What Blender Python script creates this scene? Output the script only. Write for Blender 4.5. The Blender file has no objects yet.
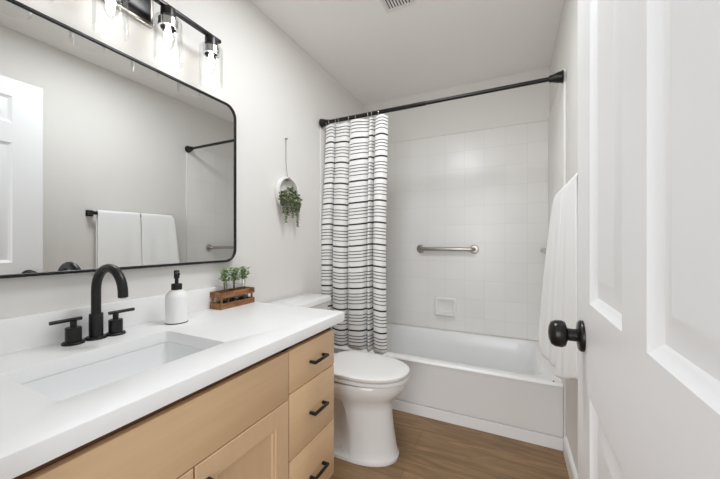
import bpy, bmesh, math, random
from mathutils import Vector, Matrix
random.seed(7)
SC = bpy.context.scene
COL = SC.collection
R = math.radians

# ------------------------------------------------------------------ camera
cam_d = bpy.data.cameras.new('camera')
cam = bpy.data.objects.new('camera', cam_d); COL.objects.link(cam)
cam.location = (1.264, 0.0, 1.105)
cam.rotation_euler = (R(90), 0, R(25.8))
cam_d.sensor_width = 36.0
cam_d.lens = 312.0 / 720.0 * 36.0
cam_d.shift_y = 1.5 / 720.0
cam_d.clip_start = 0.02
SC.camera = cam

# ------------------------------------------------------------------ world (the bright hall and rooms beyond the open doorway)
world = bpy.data.worlds.new('world'); SC.world = world
world.use_nodes = True
world.node_tree.nodes['Background'].inputs[0].default_value = (0.97, 0.985, 1.0, 1)
world.node_tree.nodes['Background'].inputs[1].default_value = 0.55

# ------------------------------------------------------------------ lights
def light(name, kind, loc, energy, color=(1, 1, 1), **kw):
    d = bpy.data.lights.new(name, kind); d.energy = energy; d.color = color
    for k, v in kw.items(): setattr(d, k, v)
    o = bpy.data.objects.new(name, d); COL.objects.link(o); o.location = loc
    return o
hall = light('hall_daylight', 'AREA', (0.9, -3.4, 1.35), 74, (0.93, 0.97, 1.0), shape='RECTANGLE', size=3.4, size_y=2.6)
hall.rotation_euler = (R(90), 0, 0)   # daylight from the room across the hall, coming in through the doorway
ceil = light('ceiling_fill_light', 'AREA', (0.80, 1.10, 2.385), 9.0, (0.94, 0.975, 1.0), shape='DISK', size=0.45)   # added fill light above the frame, brightens counter and floor; no lamp known here
BULB_POWER = 0.14
BULB_COLOR = (1.0, 0.975, 0.94)

SC.view_settings.view_transform = 'Standard'
SC.view_settings.look = 'None'
SC.view_settings.gamma = 1
SC.view_settings.use_curve_mapping = False
SC.view_settings.exposure = 0.74
SC.cycles.max_bounces = 14
SC.cycles.diffuse_bounces = 8
SC.cycles.transparent_max_bounces = 24
SC.cycles.caustics_reflective = False
SC.cycles.caustics_refractive = False
SC.cycles.sample_clamp_indirect = 6

# ------------------------------------------------------------------ materials
def srgb(r, g, b):
    f = lambda v: ((v / 255 + 0.055) / 1.055) ** 2.4 if v / 255 > 0.04045 else v / 255 / 12.92
    return (f(r), f(g), f(b), 1)

def mat(name, col, rough=0.5, metal=0.0, spec=0.5, coat=0.0, bump=0.0, bscale=200.0, vary=0.0, vscale=4.0):
    m = bpy.data.materials.new(name); m.use_nodes = True
    nt = m.node_tree; b = nt.nodes['Principled BSDF']
    b.inputs['Base Color'].default_value = col
    b.inputs['Roughness'].default_value = rough
    b.inputs['Metallic'].default_value = metal
    b.inputs['Specular IOR Level'].default_value = spec
    b.inputs['Coat Weight'].default_value = coat
    tc = nt.nodes.new('ShaderNodeTexCoord')
    if bump:
        n = nt.nodes.new('ShaderNodeTexNoise'); n.inputs['Scale'].default_value = bscale; n.inputs['Detail'].default_value = 4
        nt.links.new(tc.outputs['Object'], n.inputs['Vector'])
        bp = nt.nodes.new('ShaderNodeBump'); bp.inputs['Strength'].default_value = bump; bp.inputs['Distance'].default_value = 0.002
        nt.links.new(n.outputs['Fac'], bp.inputs['Height']); nt.links.new(bp.outputs['Normal'], b.inputs['Normal'])
    if vary:
        n = nt.nodes.new('ShaderNodeTexNoise'); n.inputs['Scale'].default_value = vscale; n.inputs['Detail'].default_value = 3
        nt.links.new(tc.outputs['Object'], n.inputs['Vector'])
        hs = nt.nodes.new('ShaderNodeHueSaturation'); hs.inputs['Color'].default_value = col
        mr = nt.nodes.new('ShaderNodeMapRange'); mr.inputs['To Min'].default_value = 1 - vary; mr.inputs['To Max'].default_value = 1 + vary
        nt.links.new(n.outputs['Fac'], mr.inputs['Value']); nt.links.new(mr.outputs['Result'], hs.inputs['Value'])
        nt.links.new(hs.outputs['Color'], b.inputs['Base Color'])
    return m

M = {}
M['wall'] = mat('wall_paint', srgb(226, 223.5, 220), 0.75, spec=0.25, bump=0.06, bscale=350)
M['ceiling'] = mat('ceiling_paint', srgb(241, 239, 236), 0.85, spec=0.2, bump=0.08, bscale=250)
M['trim'] = mat('white_trim_paint', srgb(236, 236, 236), 0.4, bump=0.01, bscale=60)
M['door'] = mat('white_door_paint', srgb(234, 234, 235), 0.38, bump=0.02, bscale=90)
M['black'] = mat('matte_black_metal', (0.012, 0.012, 0.012, 1), 0.38, metal=0.3, spec=0.5, vary=0.1, vscale=30)
M['bronze'] = mat('oil_rubbed_bronze', (0.02, 0.018, 0.017, 1), 0.28, metal=0.6, vary=0.15, vscale=40)
M['rod'] = mat('dark_bronze_rod', (0.018, 0.016, 0.014, 1), 0.3, metal=0.5, vary=0.1, vscale=40)
M['nickel'] = mat('brushed_nickel', srgb(176, 170, 163), 0.34, metal=1.0, vary=0.06, vscale=120)
M['chrome'] = mat('chrome', srgb(215, 215, 215), 0.12, metal=1.0, vary=0.03, vscale=60)
M['fixture'] = mat('dark_pewter_fixture', (0.035, 0.034, 0.034, 1), 0.32, metal=0.7, vary=0.1, vscale=40)
M['porcelain'] = mat('white_porcelain', srgb(238, 238, 238), 0.12, coat=0.3, vary=0.01)
M['seat'] = mat('white_toilet_seat', srgb(232, 231, 229), 0.28, vary=0.01)
M['tub'] = mat('white_tub_enamel', srgb(236, 236, 236), 0.25, coat=0.0, vary=0.01)
M['quartz'] = mat('white_quartz', srgb(243, 243, 243), 0.35, vary=0.012, vscale=12)
M['sink'] = mat('white_sink_ceramic', srgb(236, 237, 238), 0.12, vary=0.01)
M['soap'] = mat('white_matte_ceramic', srgb(242, 242, 242), 0.5, bump=0.02, bscale=120)
M['towel'] = mat('white_terry_cloth', srgb(243, 243, 243), 0.95, spec=0.1, bump=0.5, bscale=700)
M['ring'] = mat('white_painted_hoop', srgb(238, 236, 233), 0.5, bump=0.02, bscale=120)
M['cord'] = mat('grey_cord', srgb(150, 146, 140), 0.9, bump=0.2, bscale=600)
M['leaf'] = mat('bright_leaf', srgb(104, 136, 74), 0.55, vary=0.45, vscale=60)
M['succulent'] = mat('dark_succulent_leaf', srgb(88, 104, 66), 0.5, vary=0.4, vscale=70)
def leafmat(name, c1, c2, c3):
    m = mat(name, c1, 0.5); nt = m.node_tree; b = nt.nodes['Principled BSDF']
    g = nt.nodes.new('ShaderNodeNewGeometry'); r = nt.nodes.new('ShaderNodeValToRGB')
    e = r.color_ramp.elements; e[0].color = c1; e[1].color = c3; k = e.new(0.55); k.color = c2
    nt.links.new(g.outputs['Random Per Island'], r.inputs['Fac']); nt.links.new(r.outputs['Color'], b.inputs['Base Color'])
    return m
M['leaf'] = leafmat('bright_leaf_mix', srgb(86, 110, 70), srgb(130, 154, 106), srgb(192, 206, 168))
M['succulent'] = leafmat('succulent_leaf_mix', srgb(58, 66, 42), srgb(94, 104, 70), srgb(154, 160, 124))
M['stem'] = mat('plant_stem', srgb(84, 100, 62), 0.6, vary=0.2, vscale=60)
M['dish'] = mat('glazed_dish_ceramic', srgb(226, 224, 221), 0.3, vary=0.01)
M['soil'] = mat('dark_soil', srgb(142, 128, 112), 0.95, bump=0.6, bscale=300)
M['vent'] = mat('white_vent_metal', srgb(228, 226, 222), 0.5, bump=0.01, bscale=90)
M['dark'] = mat('cavity_shade_black', (0.03, 0.03, 0.03, 1), 0.9, bump=0.05, bscale=90)
M['gapshade'] = mat('cabinet_gap_shade_wood', srgb(112, 76, 50), 0.6, vary=0.1, vscale=12)  # wood darkened to paint in the shadow in the gaps around the fronts

def wood(name, c1, c2, scale, rough, axis='Y', stretch=14):
    m = bpy.data.materials.new(name); m.use_nodes = True
    nt = m.node_tree; b = nt.nodes['Principled BSDF']; b.inputs['Roughness'].default_value = rough
    b.inputs['Specular IOR Level'].default_value = 0.35
    tc = nt.nodes.new('ShaderNodeTexCoord'); mp = nt.nodes.new('ShaderNodeMapping')
    sc = [stretch] * 3; sc['XYZ'.index(axis)] = 1.0
    mp.inputs['Scale'].default_value = sc
    n = nt.nodes.new('ShaderNodeTexNoise'); n.inputs['Scale'].default_value = scale; n.inputs['Detail'].default_value = 6; n.inputs['Distortion'].default_value = 0.8
    r = nt.nodes.new('ShaderNodeValToRGB'); r.color_ramp.elements[0].color = c1; r.color_ramp.elements[1].color = c2
    r.color_ramp.elements[0].position = 0.3; r.color_ramp.elements[1].position = 0.72
    nt.links.new(tc.outputs['Object'], mp.inputs['Vector']); nt.links.new(mp.outputs['Vector'], n.inputs['Vector'])
    nt.links.new(n.outputs['Fac'], r.inputs['Fac']); nt.links.new(r.outputs['Color'], b.inputs['Base Color'])
    return m
M['maple'] = wood('maple_horizontal', srgb(226, 191, 150), srgb(231, 198, 159), 2.2, 0.42, 'Y')
M['maplev'] = wood('maple_vertical', srgb(226, 191, 153), srgb(230, 198, 161), 2.2, 0.42, 'Z')
M['crate'] = wood('rustic_crate_wood', srgb(104, 68, 42), srgb(172, 124, 84), 14, 0.7, 'Y', 5)

def glass(name, tint=(1, 1, 1, 1), amount=1.0, rough=0.0):
    # clear thin glass: transparent body, Fresnel reflections
    m = bpy.data.materials.new(name); m.use_nodes = True
    nt = m.node_tree; nt.nodes.clear()
    out = nt.nodes.new('ShaderNodeOutputMaterial'); mx = nt.nodes.new('ShaderNodeMixShader')
    tr = nt.nodes.new('ShaderNodeBsdfTransparent'); gl = nt.nodes.new('ShaderNodeBsdfGlossy')
    lw = nt.nodes.new('ShaderNodeLayerWeight'); lw.inputs['Blend'].default_value = 0.18
    mu = nt.nodes.new('ShaderNodeMath'); mu.operation = 'MULTIPLY'; mu.inputs[1].default_value = amount
    tr.inputs['Color'].default_value = tint; gl.inputs['Roughness'].default_value = rough
    nt.links.new(lw.outputs['Fresnel'], mu.inputs[0]); nt.links.new(mu.outputs[0], mx.inputs['Fac'])
    nt.links.new(tr.outputs[0], mx.inputs[1]); nt.links.new(gl.outputs[0], mx.inputs[2]); nt.links.new(mx.outputs[0], out.inputs['Surface'])
    return m
M['glass'] = glass('clear_glass', (0.985, 0.99, 0.99, 1), 0.28)
M['jarglass'] = glass('jar_glass', (0.80, 0.82, 0.82, 1), 1.0, 0.08)

def emit(name, col, s):
    m = bpy.data.materials.new(name); m.use_nodes = True
    nt = m.node_tree; nt.nodes.clear()
    out = nt.nodes.new('ShaderNodeOutputMaterial'); e = nt.nodes.new('ShaderNodeEmission')
    e.inputs['Color'].default_value = col; e.inputs['Strength'].default_value = s
    nt.links.new(e.outputs[0], out.inputs['Surface'])
    return m
M['filament'] = emit('glowing_filament', (1, 0.96, 0.9, 1), 5)

def mirror_mat():
    m = mat('mirror_silver', (0.79, 0.80, 0.795, 1), 0.0, metal=1.0)
    return m
M['mirror'] = mirror_mat()

def tile_mat(name, ua, u0):
    # 6 inch glazed wall tile laid in a straight grid; ua = axis of the horizontal joints
    m = bpy.data.materials.new(name); m.use_nodes = True
    nt = m.node_tree; b = nt.nodes['Principled BSDF']
    b.inputs['Roughness'].default_value = 0.3
    tc = nt.nodes.new('ShaderNodeTexCoord'); sp = nt.nodes.new('ShaderNodeSeparateXYZ'); cb = nt.nodes.new('ShaderNodeCombineXYZ')
    nt.links.new(tc.outputs['Object'], sp.inputs[0])
    au = nt.nodes.new('ShaderNodeMath'); au.operation = 'ADD'; au.inputs[1].default_value = -u0
    av = nt.nodes.new('ShaderNodeMath'); av.operation = 'ADD'; av.inputs[1].default_value = -2.003 + 0.1525 * 20
    nt.links.new(sp.outputs[ua], au.inputs[0]); nt.links.new(sp.outputs['Z'], av.inputs[0])
    nt.links.new(au.outputs[0], cb.inputs[0]); nt.links.new(av.outputs[0], cb.inputs[1])
    br = nt.nodes.new('ShaderNodeTexBrick'); br.offset = 0.0; br.squash = 1.0
    br.inputs['Scale'].default_value = 1.0; br.inputs['Brick Width'].default_value = 0.1525; br.inputs['Row Height'].default_value = 0.1525
    br.inputs['Mortar Size'].default_value = 0.0016; br.inputs['Mortar Smooth'].default_value = 0.15; br.inputs['Bias'].default_value = 0
    br.inputs['Color1'].default_value = srgb(231, 229, 226); br.inputs['Color2'].default_value = srgb(228, 226, 223); br.inputs['Mortar'].default_value = srgb(221, 219, 216)
    nt.links.new(cb.outputs[0], br.inputs['Vector']); nt.links.new(br.outputs['Color'], b.inputs['Base Color'])
    bp = nt.nodes.new('ShaderNodeBump'); bp.invert = True; bp.inputs['Strength'].default_value = 0.35; bp.inputs['Distance'].default_value = 0.0015
    nt.links.new(br.outputs['Fac'], bp.inputs['Height']); nt.links.new(bp.outputs['Normal'], b.inputs['Normal'])
    return m
M['tile_back'] = tile_mat('wall_tile_back', 'X', 0.006 - 0.1525 * 2)
M['tile_side'] = tile_mat('wall_tile_side', 'Y', 1.936 - 0.1525 * 2)

def floor_mat():
    m = bpy.data.materials.new('oak_plank_floor'); m.use_nodes = True
    nt = m.node_tree; b = nt.nodes['Principled BSDF']; b.inputs['Roughness'].default_value = 0.42; b.inputs['Specular IOR Level'].default_value = 0.35
    tc = nt.nodes.new('ShaderNodeTexCoord')
    mp = nt.nodes.new('ShaderNodeMapping'); mp.inputs['Location'].default_value = (0.42, -0.005, 0)
    nt.links.new(tc.outputs['Object'], mp.inputs['Vector'])
    br = nt.nodes.new('ShaderNodeTexBrick'); br.offset = 0.37; br.inputs['Scale'].default_value = 1
    br.inputs['Brick Width'].default_value = 1.22; br.inputs['Row Height'].default_value = 0.18
    br.inputs['Mortar Size'].default_value = 0.0012; br.inputs['Mortar Smooth'].default_value = 0.3
    br.inputs['Color1'].default_value = (0.86, 0.86, 0.86, 1); br.inputs['Color2'].default_value = (1.08, 1.08, 1.08, 1); br.inputs['Mortar'].default_value = (0.55, 0.55, 0.55, 1)
    nt.links.new(mp.outputs['Vector'], br.inputs['Vector'])
    m2 = nt.nodes.new('ShaderNodeMapping'); m2.inputs['Scale'].default_value = (1.2, 9, 1)
    nt.links.new(tc.outputs['Object'], m2.inputs['Vector'])
    n = nt.nodes.new('ShaderNodeTexNoise'); n.inputs['Scale'].default_value = 2.6; n.inputs['Detail'].default_value = 7; n.inputs['Distortion'].default_value = 1.2
    nt.links.new(m2.outputs['Vector'], n.inputs['Vector'])
    r = nt.nodes.new('ShaderNodeValToRGB')
    r.color_ramp.elements[0].position = 0.28; r.color_ramp.elements[0].color = srgb(118, 92, 64)
    r.color_ramp.elements[1].position = 0.75; r.color_ramp.elements[1].color = srgb(160, 129, 95)
    nt.links.new(n.outputs['Fac'], r.inputs['Fac'])
    mx = nt.nodes.new('ShaderNodeMixRGB'); mx.blend_type = 'MULTIPLY'; mx.inputs['Fac'].default_value = 1
    nt.links.new(r.outputs['Color'], mx.inputs[1]); nt.links.new(br.outputs['Color'], mx.inputs[2])
    nt.links.new(mx.outputs[0], b.inputs['Base Color'])
    return m
M['floor'] = floor_mat()

def curtain_mat():
    m = bpy.data.materials.new('striped_cotton'); m.use_nodes = True
    nt = m.node_tree; b = nt.nodes['Principled BSDF']; b.inputs['Roughness'].default_value = 0.9; b.inputs['Specular IOR Level'].default_value = 0.1
    uv = nt.nodes.new('ShaderNodeUVMap'); uv.uv_map = 'cloth'
    sp = nt.nodes.new('ShaderNodeSeparateXYZ'); nt.links.new(uv.outputs[0], sp.inputs[0])
    fr = nt.nodes.new('ShaderNodeMath'); fr.operation = 'FRACT'; nt.links.new(sp.outputs['Y'], fr.inputs[0])
    r = nt.nodes.new('ShaderNodeValToRGB'); r.color_ramp.interpolation = 'CONSTANT'
    white, thick, thin = srgb(234, 233, 231), srgb(60, 58, 59), srgb(96, 93, 93)
    stops = [(0.0, thick), (0.075, white)]
    for c in (0.28, 0.42, 0.57, 0.74): stops += [(c, thin), (c + 0.042, white)]
    e = r.color_ramp.elements
    e[0].position, e[0].color = stops[0]; e[1].position, e[1].color = stops[1]
    for p, c in stops[2:]:
        k = e.new(p); k.color = c
    nt.links.new(fr.outputs[0], r.inputs['Fac']); nt.links.new(r.outputs['Color'], b.inputs['Base Color'])
    return m
M['curtain'] = curtain_mat()

# ------------------------------------------------------------------ mesh helpers
def newbm(): return bmesh.new()

def box(bm, x0, x1, y0, y1, z0, z1, bev=0.0, seg=2):
    r = bmesh.ops.create_cube(bm, size=1.0)
    vs = r['verts']
    for v in vs:
        v.co = Vector((x0 + (v.co.x + .5) * (x1 - x0), y0 + (v.co.y + .5) * (y1 - y0), z0 + (v.co.z + .5) * (z1 - z0)))
    if bev:
        es = list({e for v in vs for e in v.link_edges})
        bmesh.ops.bevel(bm, geom=es, offset=bev, segments=seg, profile=0.5, affect='EDGES')
    return vs

def loop_faces(bm, loops, close=True, cap0=True, cap1=True):
    n = len(loops[0])
    for a, b in zip(loops[:-1], loops[1:]):
        for i in range(n if close else n - 1):
            j = (i + 1) % n
            try: bm.faces.new((a[i], a[j], b[j], b[i]))
            except ValueError: pass
    if cap0: bm.faces.new(list(reversed(loops[0])))
    if cap1: bm.faces.new(loops[-1])

def loft(bm, rings, cap0=True, cap1=True):
    loops = [[bm.verts.new(p) for p in ring] for ring in rings]
    loop_faces(bm, loops, True, cap0, cap1)

def lathe(bm, prof, loc=(0, 0, 0), axis='Z', n=32, cap0=True, cap1=True, sign=1):
    loops = []
    loc = Vector(loc)
    for r, h in prof:
        ring = []
        for i in range(n):
            a = 2 * math.pi * i / n
            u, v = r * math.cos(a), r * math.sin(a)
            h2 = h * sign
            p = {'Z': (u, v, h2), 'X': (h2, u, v), 'Y': (v, h2, u)}[axis]
            ring.append(bm.verts.new(loc + Vector(p)))
        loops.append(ring)
    loop_faces(bm, loops, True, cap0, cap1)

def tube(bm, pts, r, n=12, cap=True):
    pts = [Vector(p) for p in pts]
    rad = r if isinstance(r, (list, tuple)) else [r] * len(pts)
    t0 = (pts[1] - pts[0]).normalized()
    up = Vector((0, 0, 1)) if abs(t0.z) < 0.9 else Vector((0, 1, 0))
    u = t0.cross(up).normalized()
    loops = []
    for i, p in enumerate(pts):
        t = (pts[min(i + 1, len(pts) - 1)] - pts[max(i - 1, 0)]).normalized()
        u = (u - t * u.dot(t)).normalized(); v = t.cross(u)
        loops.append([bm.verts.new(p + (u * math.cos(2 * math.pi * k / n) + v * math.sin(2 * math.pi * k / n)) * rad[i]) for k in range(n)])
    loop_faces(bm, loops, True, cap, cap)

def blob(bm, c, rx, ry, rz, rot=None, u=8, v=6):
    r = bmesh.ops.create_uvsphere(bm, u_segments=u, v_segments=v, radius=1.0)
    for w in r['verts']:
        p = Vector((w.co.x * rx, w.co.y * ry, w.co.z * rz))
        if rot: p = rot @ p
        w.co = Vector(c) + p

def rrect(x0, x1, y0, y1, rad, n=6):
    pts = []
    for cx, cy, a0 in ((x1 - rad, y1 - rad, 0), (x0 + rad, y1 - rad, 90), (x0 + rad, y0 + rad, 180), (x1 - rad, y0 + rad, 270)):
        for k in range(n + 1):
            a = R(a0 + 90 * k / n); pts.append((cx + rad * math.cos(a), cy + rad * math.sin(a)))
    return pts

def obj(name, bm, m, parent=None, smooth=30, mods=()):
    bmesh.ops.recalc_face_normals(bm, faces=bm.faces[:])
    me = bpy.data.meshes.new(name); bm.to_mesh(me); bm.free()
    me.materials.append(m)
    if smooth:
        me.polygons.foreach_set('use_smooth', [True] * len(me.polygons))
        me.set_sharp_from_angle(angle=R(smooth))
    o = bpy.data.objects.new(name, me); COL.objects.link(o)
    if parent: o.parent = parent
    return o

def tag(o, label, cat, group=None, kind=None):
    o['label'] = label; o['category'] = cat
    if group: o['group'] = group
    if kind: o['kind'] = kind
    return o

def thing(name, loc, label, cat, group=None, kind=None, rotz=0):
    o = bpy.data.objects.new(name, None); COL.objects.link(o); o.location = loc; o.rotation_euler.z = rotz
    o.empty_display_size = 0.05
    return tag(o, label, cat, group, kind)

def copy_tree(o, parent=None):
    c = o.copy(); COL.objects.link(c)
    if parent: c.parent = parent
    for ch in list(o.children): copy_tree(ch, c)
    return c

# ------------------------------------------------------------------ setting
W_, D_, H_ = 1.524, 2.70, 2.40      # room
FY = 0.13                            # inner face of the door wall
def struct(name, bm, m, label, cat, parent=None, smooth=0):
    o = obj(name, bm, m, parent, smooth)
    if parent is None: tag(o, label, cat, kind='structure')
    return o

bm = newbm(); box(bm, -0.12, 1.65, -1.5, 2.82, -0.1, 0.0)
struct('floor', bm, M['floor'], 'brown oak plank floor between the vanity and the tub', 'floor')
bm = newbm(); box(bm, -0.12, 1.65, 0.03, 2.82, H_, H_ + 0.1)
struct('ceiling', bm, M['ceiling'], 'plain white painted ceiling above the whole bathroom', 'ceiling')
bm = newbm(); box(bm, -0.12, 0.0, 0.03, 2.82, 0, H_)
wl = struct('wall_left', bm, M['wall'], 'pale greige wall behind the mirror and hanging planter', 'wall')
bm = newbm(); box(bm, W_, W_ + 0.12, 0.03, 2.82, 0, H_)
wr = struct('wall_right', bm, M['wall'], 'pale wall behind the open door and towel bar', 'wall')
bm = newbm(); box(bm, 0, W_, D_, D_ + 0.12, 0, H_)
wb = struct('wall_back', bm, M['wall'], 'pale wall above the tile at the far side of the tub', 'wall')
bm = newbm()
box(bm, 0, 0.625, 0.03, FY, 0, H_); box(bm, 1.447, W_, 0.03, FY, 0, H_); box(bm, 0.625, 1.447, 0.03, FY, 2.075, H_)
struct('wall_front', bm, M['wall'], 'wall with the doorway the room is seen from', 'wall')
# tile surround: bullnosed sheets on three walls above the tub
TZ0, TZ1 = 0.352, 2.003
bm = newbm(); box(bm, 0.0, W_, 2.69, D_, TZ0, TZ1, 0.008, 4)
struct('tile_panel', bm, M['tile_back'], '', '', wb, 30)
bm = newbm(); box(bm, 0.0, 0.011, 1.936, 2.69, 0, TZ1, 0.004)
struct('tile_panel', bm, M['tile_side'], '', '', wl, 30)
bm = newbm(); box(bm, W_ - 0.011, W_, 1.936, 2.69, 0, TZ1, 0.004)
struct('tile_panel', bm, M['tile_side'], '', '', wr, 30)
# glossy bullnose trim strips at the open edges
bm = newbm(); box(bm, 0.0, 0.0115, 1.930, 1.9365, 0.0, TZ1, 0.003, 3)
struct('bullnose_trim', bm, M['dish'], '', '', wl, 40)
bm = newbm(); box(bm, W_ - 0.0115, W_, 1.930, 1.9365, 0.0, TZ1, 0.003, 3)
struct('bullnose_trim', bm, M['dish'], '', '', wr, 40)

def baseboard(name, pts, label):
    bm = newbm()
    (x0, y0), (x1, y1), (nx, ny) = pts
    prof = [(0, 0), (0.014, 0), (0.014, 0.075), (0.010, 0.088), (0.004, 0.094), (0, 0.095)]
    rings = [[(x + nx * a, y + ny * a, b) for a, b in prof] for x, y in ((x0, y0), (x1, y1))]
    loft(bm, rings)
    struct(name, bm, M['trim'], label, 'baseboard')
baseboard('baseboard_right', ((W_, FY + 0.02), (W_, 1.921), (-1, 0)), 'white baseboard at the foot of the wall behind the door')
baseboard('baseboard_left', ((0, 1.165), (0, 1.921), (1, 0)), 'white baseboard behind the toilet')
# door casing
bm = newbm()
box(bm, 0.585, 0.638, FY, FY + 0.014, 0, 2.13, 0.004); box(bm, 1.45, 1.503, FY, FY + 0.014, 0, 2.13, 0.004); box(bm, 0.638, 1.45, FY, FY + 0.014, 2.075, 2.13, 0.004)
box(bm, 0.625, 0.637, 0.03, FY, 0, 2.075); box(bm, 1.4475, 1.4585, 0.03, FY, 0, 2.075); box(bm, 0.637, 1.4475, 0.03, FY, 2.066, 2.077)
struct('trim_1', bm, M['trim'], 'white casing around the doorway', 'door casing')

# ------------------------------------------------------------------ door (open against the right wall)
DW, DT, DH = 0.741, 0.035, 2.047
door = thing('door_1', (1.398, 0.151, 0.008), 'white six-panel door standing open on the right side', 'door', kind='structure', rotz=R(-0.7))
PU = [(0.118, 0.306), (0.398, 0.608)]
PZ = [(0.235, 0.783), (0.971, 1.672), (1.79, 1.945)]
bm = newbm()
def door_face(bm, x, sgn):
    us = [0, 0.118, 0.306, 0.398, 0.608, DW]; zs = [0, 0.235, 0.783, 0.971, 1.672, 1.79, 1.945, DH]
    for i in range(5):
        for j in range(7):
            if i in (1, 3) and j in (1, 3, 5): continue
            bm.faces.new([bm.verts.new((x, u, z)) for u, z in ((us[i], zs[j]), (us[i + 1], zs[j]), (us[i + 1], zs[j + 1]), (us[i], zs[j + 1]))])
    for u0, u1 in PU:
        for z0, z1 in PZ:
            rings = []
            for ins, dep in ((0, 0), (0.004, 0.004), (0.012, 0.0075), (0.016, 0.0105), (0.024, 0.0105), (0.052, 0.003), (0.055, 0.003)):
                rings.append([(x + sgn * dep, a, b) for a, b in ((u0 + ins, z0 + ins), (u1 - ins, z0 + ins), (u1 - ins, z1 - ins), (u0 + ins, z1 - ins))])
            loft(bm, rings, False, True)
door_face(bm, 0.0, 1); door_face(bm, DT, -1)
for ring in ([(0, 0), (DW, 0)], [(DW, 0), (DW, DH)], [(DW, DH), (0, DH)], [(0, DH), (0, 0)]):
    (a, b), (c, d) = ring
    bm.faces.new([bm.verts.new(p) for p in ((0, a, b), (0, c, d), (DT, c, d), (DT, a, b))])
bmesh.ops.remove_doubles(bm, verts=bm.verts[:], dist=0.0002)
obj('door_slab', bm, M['door'], door, 24)
KY, KZ = 0.676, 0.889
for sgn, x0 in ((-1, 0.0), (1, DT)):
    k = newbm()
    prof = [(0.0335, 0), (0.0335, 0.005), (0.030, 0.009), (0.019, 0.010), (0.0135, 0.012), (0.0135, 0.028), (0.017, 0.030), (0.0265, 0.033), (0.0295, 0.040), (0.029, 0.052), (0.025, 0.060), (0.014, 0.0645), (0.002, 0.066)]
    lathe(k, prof, (x0, KY, KZ), 'X', 36, sign=sgn)
    obj('door_knob', k, M['bronze'], door, 50)
bm = newbm(); box(bm, 0.006, DT - 0.006, DW - 0.001, DW + 0.0015, KZ - 0.028, KZ + 0.028); box(bm, 0.011, DT - 0.011, DW, DW + 0.008, KZ - 0.008, KZ + 0.008, 0.002)
obj('latch_plate', bm, M['bronze'], door)
for z in (0.22, 1.03, 1.82):
    bm = newbm(); lathe(bm, [(0.006, -0.045), (0.006, 0.045)], (DT + 0.002, -0.008, z), 'Z', 12); box(bm, 0.004, DT, -0.002, 0.0, z - 0.045, z + 0.045)
    obj('hinge', bm, M['bronze'], door, 40)

# ------------------------------------------------------------------ bathtub
TY0, TY1, TX0, TX1, TH = 1.936, 2.689, 0.0125, W_ - 0.0125, 0.352
tub = thing('bathtub', (0.762, 2.31, 0), 'white alcove bathtub with a flat apron below the striped curtain', 'bathtub')
bm = newbm()
off = Vector((-0.762, -2.31, 0))
def ring_rr(x0, x1, y0, y1, rad, z): return [Vector((x, y, z)) + off for x, y in rrect(x0, x1, y0, y1, rad, 8)]
rings = []
rings.append(ring_rr(TX0, TX1, TY0 + 0.02, TY1, 0.002, 0.02))
rings.append(ring_rr(TX0, TX1, TY0 + 0.02, TY1, 0.002, 0.068))
rings.append(ring_rr(TX0, TX1, TY0 + 0.006, TY1, 0.002, 0.071))
rings.append(ring_rr(TX0, TX1, TY0 + 0.004, TY1, 0.002, 0.078))
rings.append(ring_rr(TX0, TX1, TY0 + 0.010, TY1, 0.002, TH - 0.035))
for k in range(5):
    a = R(90 * k / 4)
    rings.append(ring_rr(TX0, TX1, TY0 + 0.016 - 0.016 * math.cos(a) * 1.0 if k else TY0 + 0.003, TY1, 0.003, TH - 0.022 + 0.022 * math.sin(a)))
IX0, IX1, IY0, IY1 = TX0 + 0.06, TX1 - 0.075, TY0 + 0.064, TY1 - 0.035
for ins, z, rad in ((-0.006, TH, 0.10), (0.006, TH - 0.004, 0.10), (0.014, TH - 0.018, 0.11), (0.028, TH - 0.10, 0.12), (0.05, 0.12, 0.13), (0.075, 0.065, 0.13), (0.13, 0.048, 0.12)):
    rings.append(ring_rr(IX0 + ins, IX1 - ins * 1.6, IY0 + ins * 0.8, IY1 - ins * 0.8, rad, z))
loft(bm, rings)
obj('tub_shell', bm, M['tub'], tub, 35)
bm = newbm()                        # lower skirt flange of the apron
rings = [[(x, y + TY0 - 2.31, z) for y, z in ((0.006, 0.0), (0.006, 0.064), (0.018, 0.067), (0.03, 0.067), (0.03, 0.0))] for x in (TX0 - 0.762, TX1 - 0.762)]
loft(bm, rings)
obj('apron_skirt', bm, M['tub'], tub, 40)
bm = newbm(); lathe(bm, [(0.03, 0), (0.03, 0.004), (0.02, 0.006), (0.002, 0.006)], (-0.55, 0.02, 0.048), 'Z', 24)
obj('drain', bm, M['nickel'], tub)
bm = newbm(); lathe(bm, [(0.036, 0), (0.036, 0.005), (0.03, 0.009), (0.002, 0.010)], (IX0 + 0.03 - 0.762, 0.02, 0.27), 'X', 24)
obj('overflow_plate', bm, M['nickel'], tub)
bm = newbm(); lathe(bm, [(0.004, 0), (0.004, 0.003), (0.002, 0.004)], (1.470, 1.957, TH), 'Z', 12)
tag(obj('rubber_bumper', bm, M['black']), 'tiny black dot on the tub rim under the towels', 'bumper')

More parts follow.
